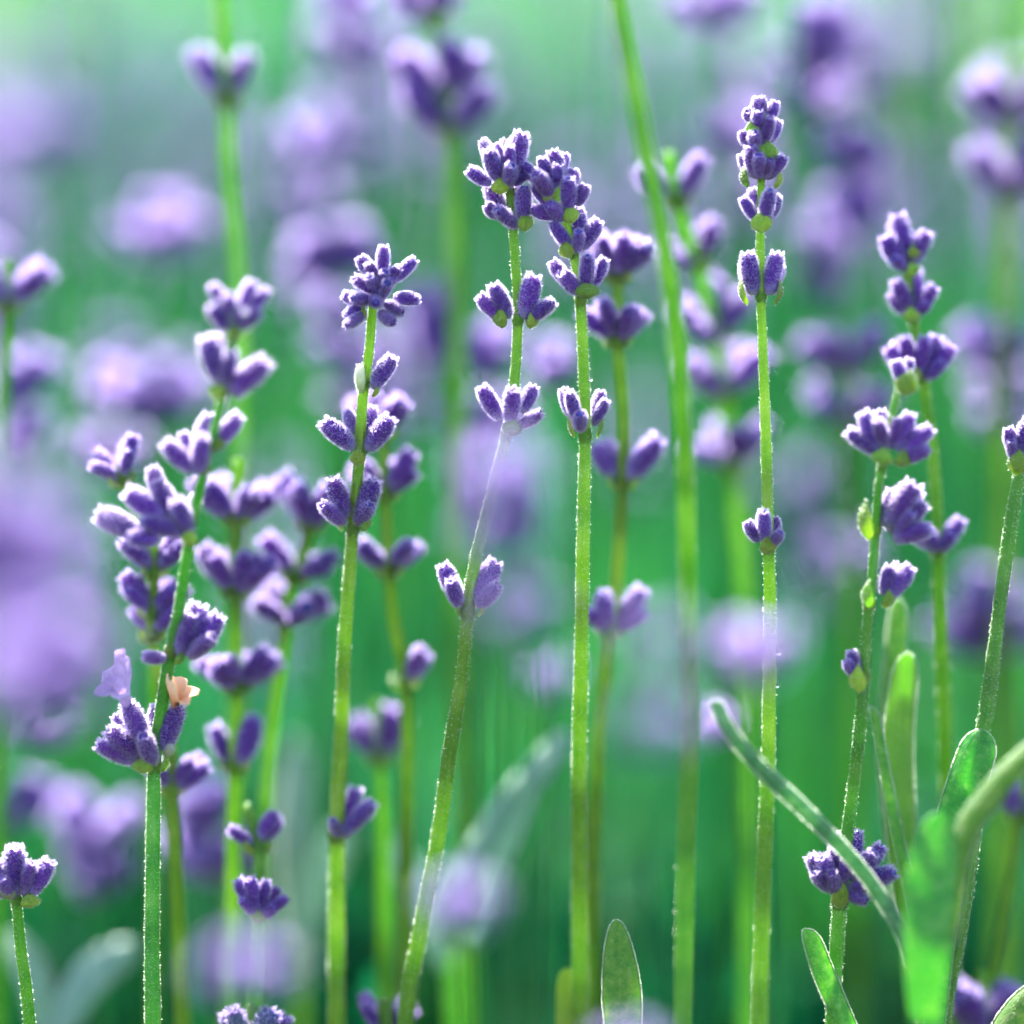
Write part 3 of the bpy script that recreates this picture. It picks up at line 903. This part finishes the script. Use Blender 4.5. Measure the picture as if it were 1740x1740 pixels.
# ------------------------------------------------------------------ far-out-of-focus stems: whorls as single parts
def whorl_mesh(seed):
    r = random.Random(seed)
    m = MB()
    n = r.randint(7, 10)
    for k in range(n):
        a = r.uniform(-1.1, 1.1) + (0 if k % 2 else math.pi)
        el = math.radians(r.uniform(15, 62))
        dn = Vector((math.cos(a) * math.sin(el), math.sin(a) * math.sin(el), math.cos(el)))
        L = r.uniform(4.6, 5.9) / 1000
        bud_geo(m, seed * 50 + k, hairs=420, drops=4, fat=1.05, hl=0.11, hw=0.028, nu=15, nv=8, M=frame(dn, r.uniform(0, 6), dn * 0.0009, L))
    return m.mesh('whorl', SOFT_MATS)


WHORLS = [whorl_mesh(900 + k) for k in range(9)]
STEMS_FAR = {}


def far_stem(label, top, bottom, whorls, wpx=26, scale=1.0, group=GROUP):
    """top / bottom: (x, y, depth); whorls: picture heights of their bases."""
    t, bt = Vector(P(*top)), Vector(P(*bottom))
    vis = [np.array(bt), np.array(bt.lerp(t, 0.5) + RT * px(random.uniform(-12, 12))), np.array(t)]
    full = to_ground(vis, 0.12)
    path = catmull(full, 5)
    s = np.linspace(0, 1, len(path))
    base = full[0].copy(); base[2] = 0
    wm = 0.5 * wpx * MMPX
    root = link('lavender_stem', None, None, Matrix.Translation(Vector(base)))
    tag(root, label, 'lavender', group)
    link('stem', stem_mesh(path, wm * np.interp(s, [0, 1], [1.25, 0.6]), base, mat=M_STEM2), root, Matrix.Translation(Vector(base)))
    q = path - np.array(CAM)
    z = q @ np.array(FW)
    yy = 870 - (q @ np.array(UP)) / z * FOCUS / MMPX
    for y in whorls:
        i = int(np.argmin(np.abs(yy - y) + (path[:, 2] < 0.08) * 1e6))
        i = min(max(i, 1), len(path) - 1)
        f_ = np.clip((y - yy[i]) / (yy[i - 1] - yy[i] + 1e-9), 0, 1)
        p = path[i] * (1 - f_) + path[i - 1] * f_
        ax = Vector(path[i] - path[i - 1]).normalized()
        link('whorl', random.choice(WHORLS), root, frame(ax, random.uniform(0, 6.28), Vector(p), scale * random.uniform(0.9, 1.15)))
    return root


FAR = [
    # label, top, bottom, whorl heights, scale
    ('blurred pale lavender head in the left part of the picture, above the leaning left plant', (275, 350, 62), (285, 1000, 80), [440], 1.5),
    ('very faint pale blue flower blur near the upper left corner', (80, 160, 110), (85, 900, 140), [255], 1.5),
    ('dark violet blurred head at the top, left of the middle', (588, 20, 60), (600, 700, 75), [40, 110], 1.4),
    ('tall blurred lilac spike behind the round-headed stem', (520, 200, 70), (525, 1000, 85), [260, 390, 500], 1.3),
    ('blurred violet spike rising beside the round head, to its left', (565, 380, 48), (560, 1000, 60), [470, 560], 1.3),
    ('soft lilac head to the right of the round-headed cluster', (735, 470, 45), (725, 1100, 60), [560, 620], 1.2),
    ('blurred curved violet spike at the top right, above the tall sharp spike', (1390, 20, 50), (1345, 600, 62), [60, 120, 190], 1.25),
    ('blurred violet spike between the tall sharp spike and the right edge', (1450, 230, 48), (1470, 900, 62), [280, 345, 400], 1.2),
    ('small blurred violet bud head at the top edge above the tall sharp spike', (1225, -30, 55), (1235, 700, 70), [20], 1.4),
    ('wide blurred lilac spike behind the tall sharp spike, to its right', (1385, 390, 62), (1395, 1000, 76), [440, 520], 1.5),
    ('blurred lilac head left of the tall sharp spike near its top', (1245, 190, 60), (1250, 900, 75), [240], 1.2),
    ('blurred violet head near the right edge at two fifths of the height', (1685, 570, 40), (1690, 1200, 55), [640], 1.4),
    ('blurred violet mass near the right edge just below the middle', (1680, 980, 45), (1690, 1600, 55), [1060, 1120], 1.7),
    ('blurred violet whorl behind the left plant, two fifths of the way down the picture', (270, 620, 45), (260, 1100, 55), [700], 1.5),
    ('blurred violet spike left of the leaning plant at mid height', (200, 640, 50), (190, 1200, 62), [700, 790], 1.4),
    ('blurred violet spike at the left edge, two fifths of the way down', (40, 600, 42), (20, 1200, 55), [690, 760], 1.5),
    ('blurred lilac spike behind the middle heads, between two sharp stems', (830, 560, 42), (830, 1200, 52), [640, 740], 1.3),
    ('blurred violet spike behind the stem right of centre, below its head', (940, 580, 38), (945, 1200, 48), [660], 1.3),
    ('faint small violet bud blur at centre right, low behind the stems', (940, 1130, 60), (945, 1700, 66), [1170], 1.1),
    ('soft violet spot low on the right of the thick sloping stem', (1225, 1190, 36), (1235, 1700, 40), [1260], 1.0),
    ('blurred violet head between the two left stalks, lower left', (345, 1360, 34), (350, 1760, 36), [1420, 1500], 1.3),
    ('blurred lilac head at the left edge, lower third', (15, 1320, 40), (10, 1760, 44), [1390], 1.4),
    ('wide blurred lilac head behind the sharp left stalk, low down', (160, 1370, 45), (165, 1760, 48), [1440, 1520], 1.5),
    ('faint violet buds in the shade behind the right-hand plant', (1440, 900, 60), (1450, 1700, 70), [960], 1.3),
]
for lab, top, bot, ws, sc in FAR:
    top, bot = (top[0], top[1], top[2] * 1.55), (bot[0], bot[1], bot[2] * 1.55)
    far_stem(lab, top, bot, ws, scale=sc * 0.86)
NEAR = [
    ('large lilac blur of a very near lavender head in the centre, veiling the curving stem', (860, 745, -84), (868, 1760, -80), [800, 870, 935], 0.75),
    ('pale near lilac blur below the centre, right of the curving stem', (880, 1000, -82), (888, 1760, -80), [1060], 0.8),
    ('near lilac blur in front of the thick sloping stem, below the middle', (1118, 1060, -95), (1146, 1760, -90), [1120, 1240], 0.72),
    ('near violet blur crossing the tall sharp spike below the middle', (1284, 1100, -70), (1300, 1760, -66), [1160], 0.9),
    ('near violet blur before the upright leaf tip at the bottom edge', (1060, 1725, -75), (1062, 1840, -74), [1815], 0.9),
    ('near lilac blur low down, left of the centre', (792, 1505, -78), (800, 1760, -76), [1575], 0.85),
    ('huge near lilac blur filling the left edge at mid height', (10, 800, -125), (-220, 1760, -118), [860, 960, 1040], 1.1),
    ('near lilac blur left of the leaning plant, level with its open blossoms', (85, 1090, -92), (-170, 1760, -88), [1150, 1220], 1.0),
    ('soft near lilac blur a little right of the left edge, at mid height', (75, 880, -95), (-190, 1760, -90), [930, 1000], 1.0),
    ('near violet blur lower on the left edge, beneath the huge lilac one', (50, 1080, -110), (-200, 1760, -106), [1130, 1200], 1.0),
    ('faint near violet blur at the bottom left corner', (-170, 1600, -90), (-180, 1760, -88), [1660, 1740], 1.0),
    ('near pale lilac blur at the bottom edge, right of the left stalk', (415, 1640, -85), (420, 1760, -84), [1690], 0.85),
]
for lab, top, bot, ws, sc in NEAR:
    far_stem(lab, top, bot, ws, scale=sc, wpx=16)

# the crowd behind: spikes that melt into one another
random.seed(21)
BACK_GROUP = 'melted background lavender spikes'
for k in range(115):
    dpt = 75 + 800 * random.random() ** 1.4
    half = 870 * 1.25
    x = 870 + random.uniform(-half, half)
    # flower tops stand 0.22 to 0.34 m above the soil
    ztop = random.uniform(0.215, 0.295) + (0.02 if x > 500 else 0)
    p0 = P(x, 870, dpt)
    z_view = FOCUS + dpt / 1000
    # picture height where a top of that height shows at this depth
    q = (ztop - p0.z)
    ytop = 870 - q / UP.z / z_view * FOCUS / MMPX
    sp = 95 * FOCUS / z_view
    far_stem('spike lost among the melted lavender spikes of the background', (x, ytop, dpt), (x + random.uniform(-60, 60), ytop + 700 * FOCUS / z_view, dpt + 20),
             [ytop + sp * (0.5 + k2) + random.uniform(-8, 8) for k2 in range(random.randint(2, 4))], scale=random.uniform(0.8, 1.1), group=BACK_GROUP)

random.seed(33)
for x in (60, 165, 460, 700, 1000, 1225, 1330, 1400, 1500, 1580, 1640, 1705):
    dpt = random.uniform(55, 150)
    far_stem('bare blurred green stalk crossing the frame, its flowers above the picture', (x + random.uniform(-30, 30), -190, dpt), (x + random.uniform(-25, 25), 1700, dpt + 12),
             [-150, -100], wpx=random.uniform(18, 26), group='bare blurred stalks', scale=1.1)

# ------------------------------------------------------------------ leaves and leafy shoots
def leaf_mesh(pts, width, base, roll=0.35, twist=0.0, mat=M_LEAF, tip=1.0, sharp=True, thick=0.00035, face=None):
    """Narrow lavender leaf along pts (base to tip, world), blunt tip, margins rolled under, real thickness."""
    path = catmull(pts, 24)
    n = len(path)
    T, A0, B0 = sweep_frames(path)
    f = np.array(CAMDIR if face is None else face, float)
    Nn = f - (T @ f)[:, None] * T
    Nn /= np.linalg.norm(Nn, axis=1, keepdims=True)
    S = np.cross(T, Nn)
    ca, sa = math.cos(twist), math.sin(twist)
    S, Nn = S * ca + Nn * sa, Nn * ca - S * sa
    s = np.linspace(0, 1, n)
    L = np.linalg.norm(np.diff(path, axis=0), axis=1).sum()
    tl = min(0.35, 0.9 * width / L * tip)
    w = 0.5 * width * np.interp(s, [0, .25, .6, 1], [.62, .85, 1.0, .78])
    e = np.clip((1 - s) / tl, 0, 1)
    w = w * np.sqrt(np.clip(1 - (1 - e) ** 2, 0.0004, 1))
    nu = 13
    u = np.linspace(-1, 1, nu)
    prof = -roll * np.abs(u) ** 2.2 + 0.10 * np.exp(-(u / 0.18) ** 2) * -1
    V1 = path[:, None] + w[:, None, None] * (u[None, :, None] * S[:, None] + prof[None, :, None] * Nn[:, None])
    th = thick * np.interp(np.abs(u), [0, .8, 1], [1.2, 1, .4])
    V2 = V1 - th[None, :, None] * Nn[:, None]
    m = MB()
    N0 = n * nu
    F = grid_faces(nu, n, False)
    m.add(np.concatenate([V1.reshape(-1, 3), V2.reshape(-1, 3)]) - base, np.concatenate([F, F[:, ::-1] + N0]), 0)
    ed = [k * nu for k in range(n)] + [(n - 1) * nu + k for k in range(1, nu)] + [k * nu + nu - 1 for k in range(n - 2, -1, -1)]
    ef = np.array([(ed[k], ed[k + 1], ed[k + 1] + N0, ed[k] + N0) for k in range(len(ed) - 1)])
    m.add(np.zeros((0, 3)), ef - m.n, 0)
    if sharp:
        i = rng.integers(0, n - 1, 5000); side = np.where(rng.random(5000) < 0.5, -1.0, 1.0)
        fr = rng.uniform(0, 1, (5000, 1))
        c = path[i] * (1 - fr) + path[i + 1] * fr
        ww = (w[i] * (1 - fr[:, 0]) + w[i + 1] * fr[:, 0])
        pts_ = c + ww[:, None] * (side[:, None] * S[i] - roll * Nn[i])
        add_hairs(m, pts_ - base, side[:, None] * S[i], 0.00022, 0.00005, 1, 0.45)
        j = rng.integers(0, 5000, 200)
        add_drops(m, pts_[j] - base, side[j, None] * S[j % n], 0.00004, 0.00012, 2)
        i = rng.integers(0, n - 1, 1500); uu = rng.uniform(-.95, .95, 1500)
        pr = -roll * np.abs(uu) ** 2.2
        fr = rng.uniform(0, 1, 1500)
        wi = w[i] * (1 - fr) + w[i + 1] * fr
        pts_ = path[i] * (1 - fr[:, None]) + path[i + 1] * fr[:, None] + wi[:, None] * (uu[:, None] * S[i] + pr[:, None] * Nn[i])
        add_hairs(m, pts_ - base, Nn[i], 0.00014, 0.00003, 1, 0.6)
    return m.mesh('leaf', [mat, M_DOWN, M_DEW])


def shoot(label, root_px, leaves, stem_pts=None, group='leafy shoots'):
    """A leafy shoot rising from the soil: a stalk plus its leaves, each a part."""
    tips = [np.array(P(*p)) for p in stem_pts]          # top to bottom
    vis = tips[::-1]
    full = to_ground(vis, 0.1)
    base = full[0].copy(); base[2] = 0
    root = link('leafy_shoot', None, None, Matrix.Translation(Vector(base)))
    tag(root, label, 'lavender leaves', group)
    path = catmull(full, 8)
    s = np.linspace(0, 1, len(path))
    link('stem', stem_mesh(path, np.interp(s, [0, 1], [0.0011, 0.0007]), base, 2), root, Matrix.Translation(Vector(base)))
    for lf in leaves:
        pts, wpx = lf[0], lf[1]
        kw = lf[2] if len(lf) > 2 else {}
        pw = [np.array(P(*p)) for p in pts]
        link('leaf', leaf_mesh(pw, px(wpx, pts[-1][2]), base, **kw), root, Matrix.Translation(Vector(base)))
    return root


shoot('leafy shoot at the lower right, its long leaves fanning up past the violet whorl', None, [
    ([(1580, 1760, -2), (1590, 1600, -2), (1615, 1440, -1), (1645, 1320, -1), (1672, 1240, -1)], 72, dict(twist=0.25, roll=0.5)),
    ([(1575, 1740, -20), (1580, 1600, -20), (1590, 1480, -19), (1600, 1380, -18)], 92, dict(twist=-0.2, sharp=False)),
    ([(1560, 1700, -9), (1530, 1590, -9), (1468, 1490, -8), (1390, 1405, -9), (1300, 1318, -11), (1240, 1250, -12), (1212, 1190, -13)], 29, dict(mat=M_LEAF2, roll=0.6, twist=0.5)),
    ([(1600, 1600, -14), (1620, 1430, -15), (1680, 1330, -16), (1760, 1250, -17)], 56, dict(roll=0.9, twist=0.9)),
    ([(1560, 1640, 6), (1540, 1450, 7), (1530, 1280, 8), (1545, 1108, 9)], 66, dict(mat=M_LIME, twist=-0.5, roll=0.25)),
    ([(1550, 1640, 10), (1520, 1450, 11), (1508, 1250, 12), (1525, 1015, 13)], 44, dict(twist=0.6)),
    ([(1560, 1760, -7), (1545, 1560, -6), (1510, 1380, -5), (1478, 1200, -6)], 26, dict(twist=0.9, roll=0.8)),
], [(1572, 1640, 2), (1572, 1760, 2)])
shoot('upright blunt green leaf tip with frosted edges at the bottom, right of centre', None, [
    ([(1062, 1900, 3), (1060, 1780, 1), (1056, 1680, 0), (1047, 1562, 0)], 66, dict(roll=0.25, tip=1.9)),
    ([(970, 1900, 12), (966, 1760, 12), (963, 1645, 12)], 44, dict(mat=M_LIME, sharp=False)),
], [(1050, 1800, 4), (1045, 1900, 6)])
shoot('thin twisted leaf leaning left at the foot of the right-hand violet whorl', None, [
    ([(1480, 1860, 0), (1432, 1750, 0), (1392, 1660, 0), (1366, 1578, 0)], 46, dict(twist=0.7, roll=0.7)),
], [(1470, 1830, 1), (1480, 1900, 2)])
shoot('dewy leaf entering the bottom right corner', None, [
    ([(1660, 1860, -3), (1710, 1760, -3), (1770, 1670, -3)], 70, dict(twist=0.4, roll=0.5)),
], [(1650, 1850, -2), (1648, 1900, -2)])
shoot('pale blurred leaves slanting up to the right at the lower centre', None, [
    ([(745, 1600, 35), (800, 1460, 35), (880, 1340, 36), (965, 1240, 38)], 62, dict(mat=M_PALELEAF, sharp=False, twist=0.6)),
    ([(800, 1600, 33), (850, 1450, 34), (900, 1330, 36)], 46, dict(mat=M_PALELEAF, sharp=False, twist=0.8)),
    ([(760, 1640, 50), (720, 1520, 52), (650, 1420, 55)], 50, dict(mat=M_PALELEAF, sharp=False, twist=-0.4)),
], [(770, 1620, 52), (775, 1760, 54)])
shoot('pale blurred leaf behind the paired buds at the lower left', None, [
    ([(500, 1600, 60), (490, 1430, 62), (500, 1250, 66)], 80, dict(mat=M_PALELEAF, sharp=False, twist=0.5)),
    ([(520, 1600, 60), (560, 1480, 64), (600, 1400, 68)], 60, dict(mat=M_PALELEAF, sharp=False, twist=-0.6)),
], [(505, 1590, 61), (508, 1760, 64)])
shoot('blurred pale leaves in the lower left corner behind the thin dewy stalk', None, [
    ([(90, 1760, 40), (150, 1660, 42), (230, 1600, 46)], 70, dict(mat=M_PALELEAF, sharp=False, twist=0.3)),
    ([(90, 1780, 40), (60, 1660, 42), (20, 1580, 46)], 60, dict(mat=M_PALELEAF, sharp=False, twist=-0.5)),
], [(95, 1770, 40), (95, 1850, 42)])

# ------------------------------------------------------------------ ground and the mass of foliage behind
def ground():
    m = MB()
    m.add([(-400, -60, 0), (400, -60, 0), (400, 800, 0), (-400, 800, 0)], [(0, 1, 2, 3)], 0)
    mat = plant_mat('soil', [(0.35, (0.035, 0.028, 0.016)), (0.6, (0.06, 0.055, 0.025)), (0.8, (0.05, 0.09, 0.03))], nscale=18.0, transl=0, rough=0.95, bump=0.6, bscale=60.0, hue_var=0, val_var=0)
    o = link('ground', m.mesh('ground', [mat], False))
    o['kind'] = 'structure'


ground()


def foliage_mat(name, cols, transl, scale):
    return plant_mat(name, cols, nscale=scale, transl=transl, tcol=(1.2, 1.3, 0.85), rough=0.7, hue_var=0, val_var=0, spec=0.08)


M_BUSH = foliage_mat('bush_leaves_shaded', [(0.36, (0.001, 0.036, 0.020)), (0.47, (0.003, 0.095, 0.046)), (0.56, (0.034, 0.18, 0.030)), (0.66, (0.010, 0.16, 0.10))], 0.45, 7.0)  # shade inside the bush is put into these dark leaf colours
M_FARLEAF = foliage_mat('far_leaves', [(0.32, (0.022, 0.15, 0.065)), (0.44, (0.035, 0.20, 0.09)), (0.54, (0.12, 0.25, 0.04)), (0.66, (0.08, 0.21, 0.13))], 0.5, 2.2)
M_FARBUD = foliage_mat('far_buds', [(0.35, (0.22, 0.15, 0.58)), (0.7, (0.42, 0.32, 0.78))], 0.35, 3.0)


def blades(name, n, ys, half, zs, length, width, mat, label, cat, tilt=0.55, seed=1, keep=None):
    """A mass of narrow leaves too many to count, each a bent blade of two quads."""
    r = np.random.default_rng(seed)
    y = ys[0] + (ys[1] - ys[0]) * r.random(n) ** 1.4
    hw = half[0] + (half[1] - half[0]) * (y - ys[0]) / (ys[1] - ys[0])
    x = r.uniform(-1, 1, n) * hw
    z = zs[0] + (zs[1] - zs[0]) * r.random(n)
    p = np.stack([x, y, z], 1)
    a = r.uniform(0, 2 * np.pi, n)
    tl = np.abs(r.normal(0, tilt, n))
    d = np.stack([np.sin(tl) * np.cos(a), np.sin(tl) * np.sin(a), np.cos(tl)], 1)
    L = length * r.uniform(0.6, 1.4, n)[:, None]
    b = np.stack([np.cos(a + 1.57), np.sin(a + 1.57), np.zeros(n)], 1) * (width * r.uniform(.6, 1.3, n))[:, None]
    mid = p + d * L * 0.55
    tip = p + d * L + np.stack([np.cos(a), np.sin(a), -0.5 * np.ones(n)], 1) * L * 0.18
    V = np.stack([p - b * .5, p + b * .5, mid + b * .6, mid - b * .6, tip + b * .12, tip - b * .12], 1).reshape(-1, 3)
    k = (np.arange(n) * 6)[:, None, None]
    F = (np.array([(0, 1, 2, 3), (3, 2, 4, 5)])[None] + k).reshape(-1, 4)
    m = MB(); m.add(V, F, 0)
    o = link(name, m.mesh(name, [mat]))
    tag(o, label, cat, kind='stuff')
    return o


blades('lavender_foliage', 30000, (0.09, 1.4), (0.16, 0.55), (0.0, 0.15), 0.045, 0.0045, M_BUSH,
       'green mass of narrow leaves, shade put into their dark colour, low behind the flower stems', 'foliage', seed=3)
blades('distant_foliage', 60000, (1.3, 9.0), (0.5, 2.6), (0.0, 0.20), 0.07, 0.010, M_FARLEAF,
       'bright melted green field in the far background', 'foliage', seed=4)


def far_flowers(n, seed):
    r = np.random.default_rng(seed)
    v, f = ico()
    m = MB()
    y = 1.0 + 8.0 * r.random(n) ** 1.6
    cx = r.uniform(-1, 1, n) * (0.35 + 0.28 * y)
    # flowers stand in drifts
    keep = (np.sin(cx * 4.1 + y * 1.3) + np.sin(cx * 1.7 - y * 2.3 + 1) + r.normal(0, .6, n)) > -0.2
    y, cx = y[keep], cx[keep]
    n = len(y)
    zt = r.uniform(0.20, 0.34, n)
    for k in range(4):
        c = np.stack([cx + r.normal(0, .0012, n), y + r.normal(0, .0012, n), zt - k * 0.0085], 1)
        s = r.uniform(.7, 1.2, (n, 1, 1)) * np.array([0.0058, 0.0058, 0.0042])
        V = c[:, None] + v[None] * s * r.uniform(.8, 1.2, (n, len(v), 1))
        F = f[None] + (np.arange(n) * len(v))[:, None, None]
        m.add(V.reshape(-1, 3), F.reshape(-1, 3), 0)
    w = 0.0011
    st = np.stack([cx, y, zt], 1); bt = st * [1, 1, 0] + r.normal(0, .02, (n, 3)) * [1, 1, 0]
    V = np.stack([st + [w, 0, 0], st + [-w * .5, w, 0], st + [-w * .5, -w, 0], bt + [w, 0, 0], bt + [-w * .5, w, 0], bt + [-w * .5, -w, 0]], 1).reshape(-1, 3)
    F = (np.array([(0, 1, 4, 3), (1, 2, 5, 4), (2, 0, 3, 5)])[None] + (np.arange(n) * 6)[:, None, None]).reshape(-1, 4)
    m.add(V, F, 1)
    o = link('distant_lavender', m.mesh('distant_lavender', [M_FARBUD, M_STEM2]))
    tag(o, 'faint lilac haze of countless lavender flowers in the far background', 'lavender field', kind='stuff')


far_flowers(260, 11)
